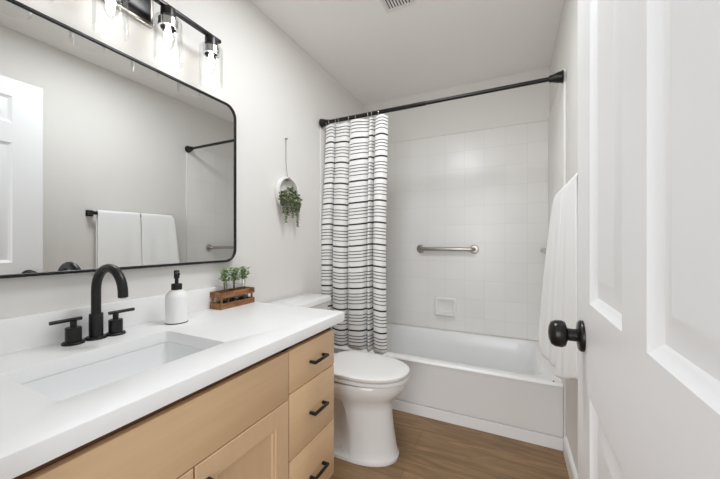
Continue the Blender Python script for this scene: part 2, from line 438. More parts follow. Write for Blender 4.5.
# ------------------------------------------------------------------ shower rod and curtain
RZ, RY = 1.968, 1.9375
rod = thing('shower_rod', (0.762, RY, RZ), 'black tension rod spanning the tub below the ceiling', 'shower rod')
bm = newbm(); lathe(bm, [(0.0135, -0.70), (0.0135, 0.02), (0.0115, 0.022), (0.0115, 0.70)], (0, 0, 0), 'X', 20)
obj('rod_tube', bm, M['rod'], rod, 40)
for s in (-1, 1):
    bm = newbm(); x = s * (0.762 - 0.0145)
    lathe(bm, [(0.032, 0), (0.032, 0.006), (0.029, 0.008), (0.0275, 0.020), (0.023, 0.034), (0.0185, 0.050), (0.0175, 0.062), (0.0125, 0.064)], (x, 0, 0), 'X', 28, sign=-s)
    obj('end_flange', bm, M['rod'], rod, 40)

cur = thing('shower_curtain', (0.27, 1.96, 0.25), 'white shower curtain with grey horizontal stripes bunched at the left', 'shower curtain')
CO = Vector((-0.27, -1.96, -0.25))
ctrl = [(0.008, -0.030), (0.028, -0.036), (0.058, -0.032), (0.078, -0.014), (0.090, 0.046), (0.097, 0.046), (0.104, -0.012), (0.126, -0.030), (0.165, -0.036), (0.200, -0.022), (0.222, 0.030), (0.230, 0.034), (0.231, -0.014),
        (0.250, -0.036), (0.298, -0.042), (0.345, -0.034), (0.366, -0.004), (0.378, 0.034), (0.382, -0.012), (0.394, -0.036), (0.406, -0.026), (0.414, 0.046), (0.421, 0.046), (0.427, -0.010), (0.446, -0.038), (0.478, -0.046), (0.503, -0.034), (0.520, 0.0)]
def catmull(pts, n):
    out = []
    P = [pts[0]] + pts + [pts[-1]]
    for i in range(1, len(P) - 2):
        for k in range(n):
            t = k / n
            q = []
            for d in (0, 1):
                a, b, c, e = P[i - 1][d], P[i][d], P[i + 1][d], P[i + 2][d]
                q.append(0.5 * (2 * b + (c - a) * t + (2 * a - 5 * b + 4 * c - e) * t * t + (3 * b - a - 3 * c + e) * t ** 3))
            out.append(tuple(q))
    out.append(pts[-1]); return out
path = catmull(ctrl, 6)
NZ = 70; ZT, ZB = 1.945, 0.3555
bm = newbm(); uvl = bm.loops.layers.uv.new('cloth')
grid = []; uvs = {}
for j in range(NZ + 1):
    f = j / NZ; z = ZT + (ZB - ZT) * f
    yc = 1.946 + 0.030 * f
    amp = 0.6 + 0.4 * min(1, f * 2.2)
    row = []
    for i, (px, py) in enumerate(path):
        s = i / (len(path) - 1)
        # gathered a little tighter halfway down, spreading at the hem; right edge drifts inwards
        x = px * (1 - 0.035 * f) + 0.012 * math.sin(f * 3.1) * (0.5 - s) + 0.024 * (1 - f) ** 2 * (1 - s) - 0.012 * f * (1 - s) - 0.006 * math.sin(math.pi * f) * s + 0.012 * s
        x = max(x, 0.0155) + 0.10 * (1 - min(1, f * 1.9)) * max(0, 0.3 - s)
        y = yc + py * amp + 0.004 * math.sin(7 * s + 5 * f)
        sc = math.sin(s * 5 * math.pi * 2)
        zz = z - (0.010 * (1 - min(1, f * 6)) * (0.5 + 0.5 * math.cos(s * 7 * 2 * math.pi)))
        v = bm.verts.new(Vector((x, y, zz)) + CO); row.append(v)
        sag = 0.006 * math.sin(9 * s + 1) + 0.012 * (0.5 - abs((s * 5) % 1 - 0.5)) * math.sin(3 * f + 6 * s) - (0.010 if s < 0.47 else 0)
        uvs[v] = (s, (1.381 + 10 * 0.148 - z + sag) / 0.148)
    grid.append(row)
for j in range(NZ):
    for i in range(len(path) - 1):
        fc = bm.faces.new((grid[j][i], grid[j][i + 1], grid[j + 1][i + 1], grid[j + 1][i]))
        for l in fc.loops: l[uvl].uv = uvs[l.vert]
cl = obj('curtain_cloth', bm, M['curtain'], cur, 80)
md = cl.modifiers.new('thickness', 'SOLIDIFY'); md.thickness = 0.002
for x in (0.062, 0.085, 0.140, 0.165, 0.245, 0.300, 0.392, 0.420, 0.47):
    bm = newbm(); pts = [(0.0, 0.0165 * math.cos(R(a)), 0.0165 * math.sin(R(a)) * 1.15 - 0.003) for a in range(0, 360, 20)]
    loops = []
    for k, p in enumerate(pts):
        a = R(20 * k); n_ = Vector((0, math.cos(a), math.sin(a)))
        loops.append([bm.verts.new(Vector((x, RY, RZ)) + Vector(p) + (n_ * math.cos(R(b)) + Vector((1, 0, 0)) * math.sin(R(b))) * 0.0017 + CO) for b in range(0, 360, 60)])
    loops.append(loops[0]); loop_faces(bm, loops, True, False, False)
    obj('hanging_ring', bm, M['chrome'], cur, 60)

# ------------------------------------------------------------------ grab bars
def grab(name, p0, p1, nrm, label):
    p0, p1, nrm = Vector(p0), Vector(p1), Vector(nrm); t = (p1 - p0).normalized()
    g = thing(name, p0, label, 'grab bar', 'brushed steel grab bars in the tub alcove')
    st = 0.045
    pts = [Vector((0, 0, 0)) + nrm * 0.008]
    for k in range(5):
        a = R(90 * k / 4); pts.append(nrm * (st - 0.02 + 0.02 * math.sin(a)) + t * (0.02 - 0.02 * math.cos(a)))
    L = (p1 - p0).length
    q = [(nrm * (st - 0.02 + 0.02 * math.sin(R(90 * k / 4))) + t * (L - 0.02 + 0.02 * math.cos(R(90 * k / 4)))) for k in range(4, -1, -1)] + [nrm * 0.008 + t * L]
    b = newbm(); tube(b, pts + q, 0.0155, 16); obj('bar', b, M['nickel'], g, 50)
    ax = 'Y' if abs(nrm.y) > .5 else 'X'; sg = nrm.y if ax == 'Y' else nrm.x
    for d in (0, L):
        b = newbm(); lathe(b, [(0.036, 0.0), (0.036, 0.005), (0.032, 0.010), (0.020, 0.012), (0.002, 0.0125)], t * d, ax, 28, sign=sg); obj('flange', b, M['nickel'], g, 40)
grab('grab_bar', (0.555, 2.69, 1.037), (0.995, 2.69, 1.037), (0, -1, 0), 'brushed steel grab bar on the back tile wall right of the curtain')
grab('grab_bar', (W_ - 0.011, 2.165, 1.037), (W_ - 0.011, 2.58, 1.037), (-1, 0, 0), 'brushed steel grab bar on the side tile wall, half hidden by towels')

# ------------------------------------------------------------------ ceramic soap dish on the tile
sd = thing('soap_dish', (0.765, 2.69, 0.547), 'white ceramic soap dish set into the back tile wall above the tub', 'soap dish')
bm = newbm(); A = 0.083
rings = []
for ins, d in ((0, 0), (0, 0.006), (0.006, 0.012), (0.016, 0.014), (0.026, 0.008), (0.032, 0.002)):
    rings.append([(x, -d, z) for x, z in rrect(-A - 0.008 + ins, A + 0.008 - ins, -A + ins, A - ins, max(0.012 - ins * .2, .004), 4)])
loft(bm, rings); obj('backplate', bm, M['dish'], sd, 40)
bm = newbm()
rings = []
for d, hw, z0, z1 in ((0.0, 0.078, -0.080, -0.040), (0.02, 0.078, -0.076, -0.046), (0.042, 0.074, -0.066, -0.050), (0.052, 0.066, -0.060, -0.054)):
    rings.append([(x, -d, z) for x, z in ((-hw, z0), (hw, z0), (hw, z1), (-hw, z1))])
loft(bm, rings); bmesh.ops.bevel(bm, geom=bm.edges[:], offset=0.003, segments=2, affect='EDGES')
obj('dish_lip', bm, M['dish'], sd, 40)

# ------------------------------------------------------------------ toilet
TYC = 1.507
toi = thing('toilet', (0.0, TYC, 0), 'white two-piece toilet between the vanity and the bathtub', 'toilet')
def egg(xb, xf, hw, z, n=72, sq=2.3, xw=0.42):
    # plan outline: blunt rear, rounder front; xb rear, xf front
    pts = []
    xc = xb + (xf - xb) * xw
    for k in range(n):
        a = 2 * math.pi * k / n
        ca, sa = math.cos(a), math.sin(a)
        e = 2 / sq
        x = xc + (xf - xc if ca > 0 else xc - xb) * math.copysign(abs(ca) ** (e if ca < 0 else 0.95), ca)
        y = hw * math.copysign(abs(sa) ** (e if ca < 0 else 0.95), sa)
        pts.append((x, y, z))
    return pts
bm = newbm()                                  # bowl and pedestal as one casting
rings = [egg(0.12, 0.748, 0.126, 0.0, sq=3.4, xw=.66), egg(0.12, 0.750, 0.127, 0.016, sq=3.4, xw=.66), egg(0.13, 0.744, 0.123, 0.024, sq=3.4, xw=.66), egg(0.13, 0.736, 0.120, 0.06, sq=3.4, xw=.66), egg(0.14, 0.722, 0.114, 0.15, sq=3.2, xw=.66), egg(0.14, 0.712, 0.110, 0.245, sq=2.9, xw=.64),
         egg(0.14, 0.714, 0.114, 0.285, sq=2.6, xw=.60), egg(0.13, 0.738, 0.140, 0.312, sq=2.4, xw=.56), egg(0.12, 0.766, 0.158, 0.342, xw=.56), egg(0.11, 0.782, 0.166, 0.372, xw=.57), egg(0.11, 0.785, 0.167, 0.393, xw=.57), egg(0.115, 0.780, 0.163, 0.399, xw=.57), egg(0.14, 0.72, 0.110, 0.400, xw=.57), egg(0.14, 0.72, 0.110, 0.4095, xw=.57),
         egg(0.25, 0.70, 0.10, 0.4095, xw=.5), egg(0.27, 0.69, 0.095, 0.39, xw=.5), egg(0.30, 0.66, 0.08, 0.30, xw=.5), egg(0.36, 0.60, 0.06, 0.24, xw=.5)]
# pinch the lower body behind the front column
out = []
for k, ring in enumerate(rings[:7]):
    rr = []
    for x, y, z in ring:
        if x < 0.475 and k >= 2: y *= 1 - 0.55 * min(1, (0.475 - x) / 0.02)
        rr.append((x, y, z))
    out.append(rr)
loft(bm, out + rings[7:])
obj('bowl', bm, M['porcelain'], toi, 40)
bm = newbm()
rings = [egg(0.334, 0.800, 0.171, 0.4100, sq=3.2, xw=.48), egg(0.332, 0.802, 0.173, 0.412, sq=3.2, xw=.48), egg(0.332, 0.802, 0.173, 0.4255, sq=3.2, xw=.48), egg(0.334, 0.800, 0.171, 0.4270, sq=3.2, xw=.48),]
inn = [egg(0.42, 0.69, 0.09, 0.427, xw=.48), egg(0.42, 0.69, 0.09, 0.410, xw=.48)]
L_ = [[bm.verts.new(p) for p in r] for r in rings + inn]; L_.append(L_[0]); loop_faces(bm, L_, True, False, False)
obj('seat', bm, M['seat'], toi, 40)
bm = newbm()
rings = [egg(0.339, 0.802, 0.173, 0.4335, sq=3.4, xw=.48), egg(0.338, 0.803, 0.174, 0.435, sq=3.4, xw=.48), egg(0.339, 0.802, 0.173, 0.446, sq=3.4, xw=.48), egg(0.346, 0.794, 0.166, 0.4500, sq=3.4, xw=.48), egg(0.37, 0.75, 0.140, 0.4525, sq=3.2, xw=.48), egg(0.43, 0.66, 0.08, 0.4535, sq=3, xw=.48)]
loft(bm, rings)
obj('seat_lid', bm, M['seat'], toi, 40)
for s in (-1, 1):
    bm = newbm(); box(bm, 0.285, 0.345, s * 0.075 - 0.02, s * 0.075 + 0.02, 0.406, 0.442, 0.006); obj('hinge_cap', bm, M['seat'], toi, 40)
def rr3(x0, x1, y0, y1, rad, z): return [(x, y, z) for x, y in rrect(x0, x1, y0, y1, rad, 6)]
bm = newbm()
loft(bm, [rr3(0.03, 0.195, -0.18, 0.18, 0.03, 0.413), rr3(0.022, 0.208, -0.20, 0.20, 0.035, 0.44), rr3(0.02, 0.213, -0.215, 0.215, 0.035, 0.57), rr3(0.018, 0.214, -0.222, 0.222, 0.035, 0.717)])
obj('tank', bm, M['porcelain'], toi, 40)
bm = newbm()
loft(bm, [rr3(0.016, 0.219, -0.228, 0.228, 0.035, 0.7175), rr3(0.012, 0.226, -0.236, 0.236, 0.03, 0.724), rr3(0.012, 0.226, -0.236, 0.236, 0.03, 0.742), rr3(0.018, 0.220, -0.23, 0.23, 0.027, 0.754), rr3(0.03, 0.208, -0.215, 0.215, 0.025, 0.7575)])
obj('tank_lid', bm, M['porcelain'], toi, 40)
for s in (-1, 1):
    bm = newbm(); blob(bm, (0.33, s * 0.098, 0.024), 0.014, 0.014, 0.014, u=14, v=8); obj('bolt_cap', bm, M['seat'], toi, 60)

# ------------------------------------------------------------------ vanity cabinet
CF, CY0, CY1, CZ = 0.582, FY + 0.004, 1.159, 0.756     # front of doors, ends, top
van = thing('vanity_cabinet', (0.0, 0.66, 0), 'light maple vanity cabinet with two doors and three drawers', 'cabinet')
def vb(bm, x0, x1, y0, y1, z0, z1, bev=0.0, seg=2): box(bm, x0, x1, y0 - 0.66, y1 - 0.66, z0, z1, bev, seg)
bm = newbm(); vb(bm, 0.004, 0.562, CY1 - 0.018, CY1, 0.105, CZ, 0.001); vb(bm, 0.004, 0.50, CY1 - 0.018, CY1, 0.0, 0.105)
vb(bm, 0.004, 0.562, CY0, CY0 + 0.018, 0.105, CZ, 0.001); vb(bm, 0.004, 0.50, CY0, CY0 + 0.018, 0.0, 0.105)
vb(bm, 0.004, 0.012, CY0, CY1, 0.105, CZ); vb(bm, 0.004, 0.545, CY0 + 0.018, CY1 - 0.018, 0.105, 0.121)
obj('carcass', bm, M['maplev'], van)
bm = newbm()
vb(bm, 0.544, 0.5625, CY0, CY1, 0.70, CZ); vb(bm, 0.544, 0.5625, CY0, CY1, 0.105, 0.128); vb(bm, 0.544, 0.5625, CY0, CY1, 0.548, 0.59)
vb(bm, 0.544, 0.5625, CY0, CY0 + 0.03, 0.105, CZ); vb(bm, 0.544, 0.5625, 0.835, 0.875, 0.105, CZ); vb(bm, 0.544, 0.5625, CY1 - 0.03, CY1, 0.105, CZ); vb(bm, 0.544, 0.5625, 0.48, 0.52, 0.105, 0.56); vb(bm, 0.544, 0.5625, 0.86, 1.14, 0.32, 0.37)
obj('face_frame', bm, M['gapshade'], van)
bm = newbm(); vb(bm, 0.482, 0.499, CY0 + 0.018, CY1 - 0.018, 0.0, 0.105); obj('toe_kick', bm, M['gapshade'], van)
def pull(name, x, c, axis, L, parent, m=M['black']):
    # rectangular bar pull on two posts; c = centre (y, z) in cabinet space
    b = newbm(); h = L / 2; y, z = c
    if axis == 'Y':
        box(b, x + 0.020, x + 0.029, y - h, y + h, z - 0.005, z + 0.005, 0.0015)
        for s in (-1, 1): box(b, x, x + 0.021, y + s * (h - 0.006) - 0.005, y + s * (h - 0.006) + 0.005, z - 0.005, z + 0.005, 0.001)
    else:
        box(b, x + 0.020, x + 0.029, y - 0.005, y + 0.005, z - h, z + h, 0.0015)
        for s in (-1, 1): box(b, x, x + 0.021, y - 0.005, y + 0.005, z + s * (h - 0.006) - 0.005, z + s * (h - 0.006) + 0.005, 0.001)
    return obj(name, b, m, parent)
bm = newbm(); vb(bm, 0.563, CF, CY0 + 0.006, 0.852, 0.566, 0.727, 0.002); obj('false_front', bm, M['maple'], van)
for z0, z1, hz in ((0.580, 0.727, 0.650), (0.348, 0.576, 0.458), (0.112, 0.344, 0.214)):
    bm = newbm(); vb(bm, 0.563, CF, 0.857, 1.156, z0, z1, 0.002); d = obj('drawer', bm, M['maple'], van)
    pull('handle', CF, (1.021 - 0.66, hz), 'Y', 0.098, d)
def vdoor(y0, y1, z0, z1, hy):
    b = newbm(); y0 -= 0.66; y1 -= 0.66; fw = 0.062
    rings = []
    for ins, x in ((0.0, 0.563), (0.0, CF - 0.002), (0.002, CF), (fw, CF), (fw + 0.003, CF - 0.003), (fw + 0.010, CF - 0.0045), (fw + 0.013, CF - 0.009), (fw + 0.014, CF - 0.010)):
        rings.append([(x, a, c) for a, c in ((y0 + ins, z0 + ins), (y1 - ins, z0 + ins), (y1 - ins, z1 - ins), (y0 + ins, z1 - ins))])
    loft(b, rings, True, True)
    d = obj('door', b, M['maplev'], van, 25)
    pull('handle', CF, (hy - 0.66, 0.452), 'Z', 0.128, d)
vdoor(CY0 + 0.006, 0.498, 0.112, 0.562, 0.468)
vdoor(0.503, 0.852, 0.112, 0.562, 0.535)

# ------------------------------------------------------------------ countertop with sink cut-out, backsplash
CT0, CT1 = 0.757, 0.794
SX0, SX1, SY0, SY1 = 0.192, 0.474, 0.290, 0.684
ctop = thing('countertop', (0.0, 0.68, CT0), 'white quartz countertop with a rectangular sink opening on the maple vanity', 'countertop')
def slab_with_hole(bm, outer, inner, z0, z1, bev):
    no = len(outer)
    def lp(pts, z): return [bm.verts.new((x, y, z)) for x, y in pts]
    O0, O1, I0, I1 = lp(outer, z0), lp(outer, z1), lp(inner, z0), lp(inner, z1)
    n = len(outer)
    for a, b in ((O0, O1), (I1, I0), (O1, I1), (I0, O0)):
        for i in range(n):
            j = (i + 1) % n; bm.faces.new((a[i], a[j], b[j], b[i]))
bm = newbm()
outer = rrect(0.001, 0.607, FY + 0.002 - 0.68, 1.207 - 0.68, 0.006, 6)
inner = rrect(SX0, SX1, SY0 - 0.68, SY1 - 0.68, 0.011, 6)
slab_with_hole(bm, outer, inner, 0.0, CT1 - CT0, 0)
bm.edges.ensure_lookup_table()
es = [e for e in bm.edges if abs(e.verts[0].co.z - (CT1 - CT0)) < 1e-5 and abs(e.verts[1].co.z - (CT1 - CT0)) < 1e-5 and len({f.normal.to_tuple(1) for f in e.link_faces}) >= 1 and any(abs((e.verts[0].co - e.verts[1].co).length) > 0 for _ in (0,))]
bm.normal_update()
es = [e for e in es if len(e.link_faces) == 2 and abs(e.link_faces[0].normal.dot(e.link_faces[1].normal)) < 0.3]
bmesh.ops.bevel(bm, geom=es, offset=0.0015, segments=2, profile=0.5, affect='EDGES')
obj('slab', bm, M['quartz'], ctop, 35)
bm = newbm(); box(bm, 0.001, 0.019, FY + 0.002, 1.207, CT1, CT1 + 0.096, 0.0015)
tag(obj('backsplash', bm, M['quartz'], None, 35), 'low white quartz backsplash strip along the wall below the mirror', 'backsplash')

snk = thing('sink_basin', (0.333, 0.487, CT0), 'white rectangular undermount sink below the black faucet', 'sink')
bm = newbm()
hx, hy = (SX1 - SX0) / 2 + 0.0004, (SY1 - SY0) / 2 + 0.0004
rings = [rr3(-hx - 0.018, hx + 0.018, -hy - 0.018, hy + 0.018, 0.03, -0.001)]
for ins, z, rad in ((0, -0.001, 0.0115), (0.0006, -0.006, 0.013), (0.006, -0.035, 0.024), (0.014, -0.06, 0.03), (0.026, -0.082, 0.036), (0.042, -0.098, 0.042), (0.062, -0.110, 0.045), (0.085, -0.118, 0.04), (0.11, -0.123, 0.024)):
    rings.append(rr3(-hx + ins, hx - ins, -hy + ins, hy - ins, rad, z))
rings.append(rr3(-0.02, 0.02, -0.02, 0.02, 0.0199, -0.134))
outr = [rr3(-0.03, 0.03, -0.03, 0.03, 0.029, -0.146), rr3(-hx + 0.03, hx - 0.03, -hy + 0.03, hy - 0.03, 0.04, -0.138), rr3(-hx - 0.004, hx + 0.004, -hy - 0.004, hy + 0.004, 0.03, -0.08), rr3(-hx - 0.018, hx + 0.018, -hy - 0.018, hy + 0.018, 0.03, -0.014)]
L_ = [[bm.verts.new(p) for p in r] for r in rings]
O_ = [[bm.verts.new(p) for p in r] for r in outr]
loop_faces(bm, L_, True, False, True); loop_faces(bm, O_ + [L_[0]], True, True, False)
obj('bowl', bm, M['sink'], snk, 40)
bm = newbm(); lathe(bm, [(0.021, 0), (0.021, 0.003), (0.016, 0.005), (0.002, 0.005)], (0, 0, -0.1335), 'Z', 24); obj('drain', bm, M['black'], snk, 40)

# ------------------------------------------------------------------ faucet
FX, FYc = 0.070, 0.531
fau = thing('faucet', (FX, FYc, CT1), 'matte black widespread gooseneck faucet with two lever handles behind the sink', 'faucet')
bm = newbm(); lathe(bm, [(0.028, 0), (0.028, 0.005), (0.026, 0.0075), (0.0182, 0.008), (0.0182, 0.078), (0.0172, 0.080), (0.0132, 0.081)], n=36); obj('spout_base', bm, M['black'], fau, 40)
bm = newbm()
pts = [(0, 0, 0.078), (0, 0, 0.11), (0, 0, 0.145)]
rc, zc = 0.0735, 0.154
for k in range(0, 15):
    a = R(180 - k * 172 / 14); pts.append((rc + rc * math.cos(a), 0, zc + rc * math.sin(a)))
pts += [(0.1475, 0, 0.142)]
pts = [(x, 0.002 * x / .147, z) for x, y, z in pts]
tube(bm, pts, 0.0130, 24); obj('spout', bm, M['black'], fau, 50)
bm = newbm(); lathe(bm, [(0.009, -0.0015), (0.009, 0.002)], (0.1474, 0.002, 0.141), n=20); obj('aerator', bm, M['nickel'], fau, 40)
for dy, s, dx in ((-0.0575, -1, 0.0), (0.052, 1, 0.006)):
    bm = newbm(); lathe(bm, [(0.0275, 0), (0.0275, 0.005), (0.0255, 0.0072), (0.0195, 0.0076), (0.0195, 0.048), (0.0185, 0.050), (0.008, 0.0505), (0.008, 0.070)], (dx, dy, 0), n=32)
    h = obj('handle', bm, M['black'], fau, 40)
    bm = newbm(); tube(bm, [(dx, dy - s * 0.020, 0.0735), (dx + 0.002, dy + s * 0.055, 0.0735)], 0.0055, 16); obj('lever', bm, M['black'], h, 40)

# ------------------------------------------------------------------ mirror
mir = thing('wall_mirror', (0.0, 0.50, 1.0), 'large rounded rectangular mirror in a thin black frame above the sink', 'mirror')
MY0, MY1, MZ0, MZ1, MX = FY + 0.02, 1.140, 1.003, 1.775, 0.020
bm = newbm()
o0 = [(y - .5, z - 1) for y, z in rrect(MY0, MY1, MZ0, MZ1, 0.062, 10)]; fr = 0.010
i0 = [(y - .5, z - 1) for y, z in rrect(MY0 + fr, MY1 - fr, MZ0 + fr, MZ1 - fr, 0.052, 10)]
L_ = [[bm.verts.new((x, y, z)) for y, z in pts] for x, pts in ((0.001, o0), (MX + 0.004, o0), (MX + 0.006, [((a + c * 7) / 8, (b + d * 7) / 8) for (a, b), (c, d) in zip(i0, o0)]), (MX + 0.006, [((a * 7 + c) / 8, (b * 7 + d) / 8) for (a, b), (c, d) in zip(i0, o0)]), (MX + 0.004, i0), (0.001, i0))]
L_.append(L_[0]); loop_faces(bm, L_, True, False, False)
obj('frame', bm, M['black'], mir, 40)
bm = newbm(); i1 = [(y - .5, z - 1) for y, z in rrect(MY0 + fr - .001, MY1 - fr + .001, MZ0 + fr - .001, MZ1 - fr + .001, 0.052, 10)]
loft(bm, [[(0.004, y, z) for y, z in i1], [(MX, y, z) for y, z in i1]])
obj('mirror_glass', bm, M['mirror'], mir, 20)

# ------------------------------------------------------------------ vanity light
LX, LZ = 0.092, 1.993
SY = [0.372, 0.561, 0.750, 0.939]
vl = thing('vanity_light', (0.0, 0.6555, LZ), 'four-bulb vanity light with clear glass shades on a dark bar above the mirror', 'light')
bm = newbm(); box(bm, 0.001, 0.020, -0.085, 0.085, -0.066, 0.066, 0.006, 3); obj('backplate_rim', bm, M['nickel'], vl)
bm = newbm(); box(bm, 0.018, 0.026, -0.072, 0.072, -0.053, 0.053, 0.004); obj('backplate', bm, M['fixture'], vl)
bm = newbm(); tube(bm, [(0.02, 0, 0), (LX, 0, 0)], 0.010, 16); obj('arm', bm, M['chrome'], vl)
bm = newbm(); box(bm, LX - 0.010, LX + 0.010, SY[0] - 0.6555 - 0.045, SY[3] - 0.6555 + 0.045, -0.007, 0.007, 0.002); obj('bar', bm, M['fixture'], vl)
for y in SY:
    yy = y - 0.6555
    bm = newbm(); lathe(bm, [(0.010, -0.006), (0.0245, -0.007), (0.0255, -0.011), (0.0255, -0.062), (0.022, -0.064), (0.012, -0.064)], (LX, yy, 0), n=28); sk = obj('socket', bm, M['fixture'], vl, 40)
    bm = newbm(); lathe(bm, [(0.0335, -0.050), (0.0335, -0.080), (0.0262, -0.080), (0.0262, -0.050)], (LX, yy, 0), n=28, cap0=False, cap1=False)
    bmesh.ops.remove_doubles(bm, verts=bm.verts[:], dist=1e-5); obj('retaining_ring', bm, M['chrome'], sk, 40)
    bm = newbm()
    prof = [(0.0265, -0.046), (0.040, -0.046), (0.0455, -0.049), (0.0475, -0.055), (0.0475, -0.210), (0.0458, -0.210), (0.0458, -0.056), (0.0445, -0.051), (0.040, -0.0485), (0.0265, -0.0485)]
    loops = []
    for r_, h_ in prof + [prof[0]]:
        loops.append([bm.verts.new((LX + r_ * math.cos(2 * math.pi * i / 40), yy + r_ * math.sin(2 * math.pi * i / 40), h_)) for i in range(40)])
    loop_faces(bm, loops, True, False, False); bmesh.ops.remove_doubles(bm, verts=bm.verts[:], dist=1e-5)
    obj('glass_shade', bm, M['glass'], vl, 50)
    bm = newbm(); lathe(bm, [(0.0125, -0.050), (0.0135, -0.062), (0.014, -0.075), (0.021, -0.095), (0.0235, -0.115), (0.020, -0.138), (0.012, -0.155), (0.003, -0.163)], (LX, yy, 0), n=24); bl = obj('bulb', bm, M['glass'], vl, 50)
    bm = newbm(); lathe(bm, [(0.0115, -0.051), (0.0115, -0.066), (0.006, -0.070)], (LX, yy, 0), n=16); obj('bulb_base', bm, M['chrome'], bl, 40)
    bm = newbm()
    for k in range(5):
        a = 2 * math.pi * k / 5
        tube(bm, [(LX + 0.006 * math.cos(a), yy + 0.006 * math.sin(a), -0.074), (LX + 0.013 * math.cos(a + .2), yy + 0.013 * math.sin(a + .2), -0.108), (LX + 0.007 * math.cos(a + .4), yy + 0.007 * math.sin(a + .4), -0.146)], 0.0018, 6)
    obj('filament', bm, M['filament'], bl, 50)
    pl = light('bulb_glow', 'POINT', (LX, yy, -0.112), BULB_POWER, BULB_COLOR, shadow_soft_size=0.012); pl.parent = vl

# ------------------------------------------------------------------ soap dispenser
so = thing('soap_dispenser', (0.112, 0.770, CT1), 'white ceramic soap dispenser with black pump beside the faucet', 'soap dispenser')
bm = newbm(); lathe(bm, [(0.0385, 0.004), (0.0385, 0.010), (0.0385, 0.095), (0.037, 0.104), (0.032, 0.114), (0.024, 0.121), (0.0165, 0.124), (0.0155, 0.128)], n=40); obj('bottle', bm, M['soap'], so, 50)
bm = newbm(); lathe(bm, [(0.036, 0.0), (0.0388, 0.001), (0.0388, 0.004), (0.036, 0.005)], n=40); obj('base_ring', bm, M['black'], so, 50)
bm = newbm(); lathe(bm, [(0.0185, 0.126), (0.0185, 0.146), (0.017, 0.148), (0.0065, 0.149), (0.0065, 0.170)], n=28); obj('pump_collar', bm, M['black'], so, 40)
bm = newbm(); lathe(bm, [(0.0095, 0.168), (0.0095, 0.196), (0.008, 0.199), (0.001, 0.199)], n=24); tube(bm, [(0.0, 0.0, 0.190), (0.025, -0.012, 0.190), (0.040, -0.019, 0.187)], [0.0062, 0.0055, 0.005], 12); obj('pump_head', bm, M['black'], so, 40)

# ------------------------------------------------------------------ wooden crate with three jar plants
CRX, CRY = 0.0555, 1.092
cr = thing('wooden_crate', (CRX, CRY, CT1), 'small slatted brown wooden crate at the far end of the countertop', 'crate')
hw, hl = 0.034, 0.099
bm = newbm(); box(bm, -hw + 0.006, hw - 0.006, -hl + 0.006, hl - 0.006, 0.003, 0.009); obj('bottom_board', bm, M['crate'], cr)
for z0, z1 in ((0.0, 0.027), (0.050, 0.077)):
    for s in (-1, 1):
        bm = newbm(); box(bm, s * hw - 0.003, s * hw + 0.003, -hl - 0.003, hl + 0.003, z0, z1, 0.001); obj('long_slat', bm, M['crate'], cr)
        bm = newbm(); box(bm, -hw + 0.0035, hw - 0.0035, s * hl - 0.003, s * hl + 0.003, z0, z1, 0.001); obj('end_slat', bm, M['crate'], cr)
for sx in (-1, 1):
    for sy in (-1, 1):
        bm = newbm(); box(bm, sx * (hw - 0.007) - 0.0035, sx * (hw - 0.007) + 0.0035, sy * (hl - 0.007) - 0.0035, sy * (hl - 0.007) + 0.0035, 0.009, 0.074); obj('corner_post', bm, M['crate'], cr)
def jar_plant(y, seed, label):
    rnd = random.Random(seed)
    p = thing('potted_plant', (CRX, y, CT1 + 0.0095), label, 'plant', 'little leafy plants in glass jars')
    b = newbm(); prof = [(0.019, 0.0), (0.021, 0.003), (0.021, 0.036), (0.018, 0.044), (0.018, 0.052), (0.0165, 0.052), (0.0165, 0.044), (0.0195, 0.036), (0.0195, 0.004), (0.001, 0.004)]
    lathe(b, prof, n=24, cap1=True); obj('jar', b, M['jarglass'], p, 40)
    b = newbm(); lathe(b, [(0.0185, 0.0045), (0.0185, 0.026), (0.014, 0.029), (0.001, 0.030)], n=20); obj('soil', b, M['soil'], p, 40)
    lf = newbm(); st = newbm()
    for k in range(4):
        a = rnd.uniform(0, 6.28); lean = rnd.uniform(0.004, 0.012)
        top = Vector((lean * math.cos(a), lean * math.sin(a) * 0.7, rnd.uniform(0.135, 0.160)))
        pts = [Vector((0.005 * math.cos(a), 0.005 * math.sin(a), 0.028)), Vector((0.007 * math.cos(a), 0.007 * math.sin(a), 0.075)), top]
        tube(st, pts, [0.0016, 0.0013, 0.0008], 6)
        for q in range(42):
            h = rnd.uniform(0.112, 0.172)
            c = Vector((rnd.gauss(0, 0.009), max(-0.017, min(0.017, rnd.gauss(0, 0.012))), h)) + Vector((top.x, top.y, 0)) * 0.5
            c.x = max(-0.03, min(0.03, c.x))
            rot = Matrix.Rotation(rnd.uniform(0, 6.28), 3, 'Z') @ Matrix.Rotation(rnd.uniform(-1.1, 0.6), 3, 'Y')
            blob(lf, c, rnd.uniform(0.0058, 0.0095), rnd.uniform(0.0035, 0.0052), 0.0014, rot, 6, 4)
    obj('stem', st, M['stem'], p, 60); obj('foliage', lf, M['leaf'], p, 60)
jar_plant(1.046, 3, 'leafy green plant in a glass jar, nearest the soap dispenser in the crate')
jar_plant(1.101, 5, 'leafy green plant in a glass jar, middle one in the crate')
jar_plant(1.156, 8, 'leafy green plant in a glass jar, farthest from the soap dispenser in the crate')

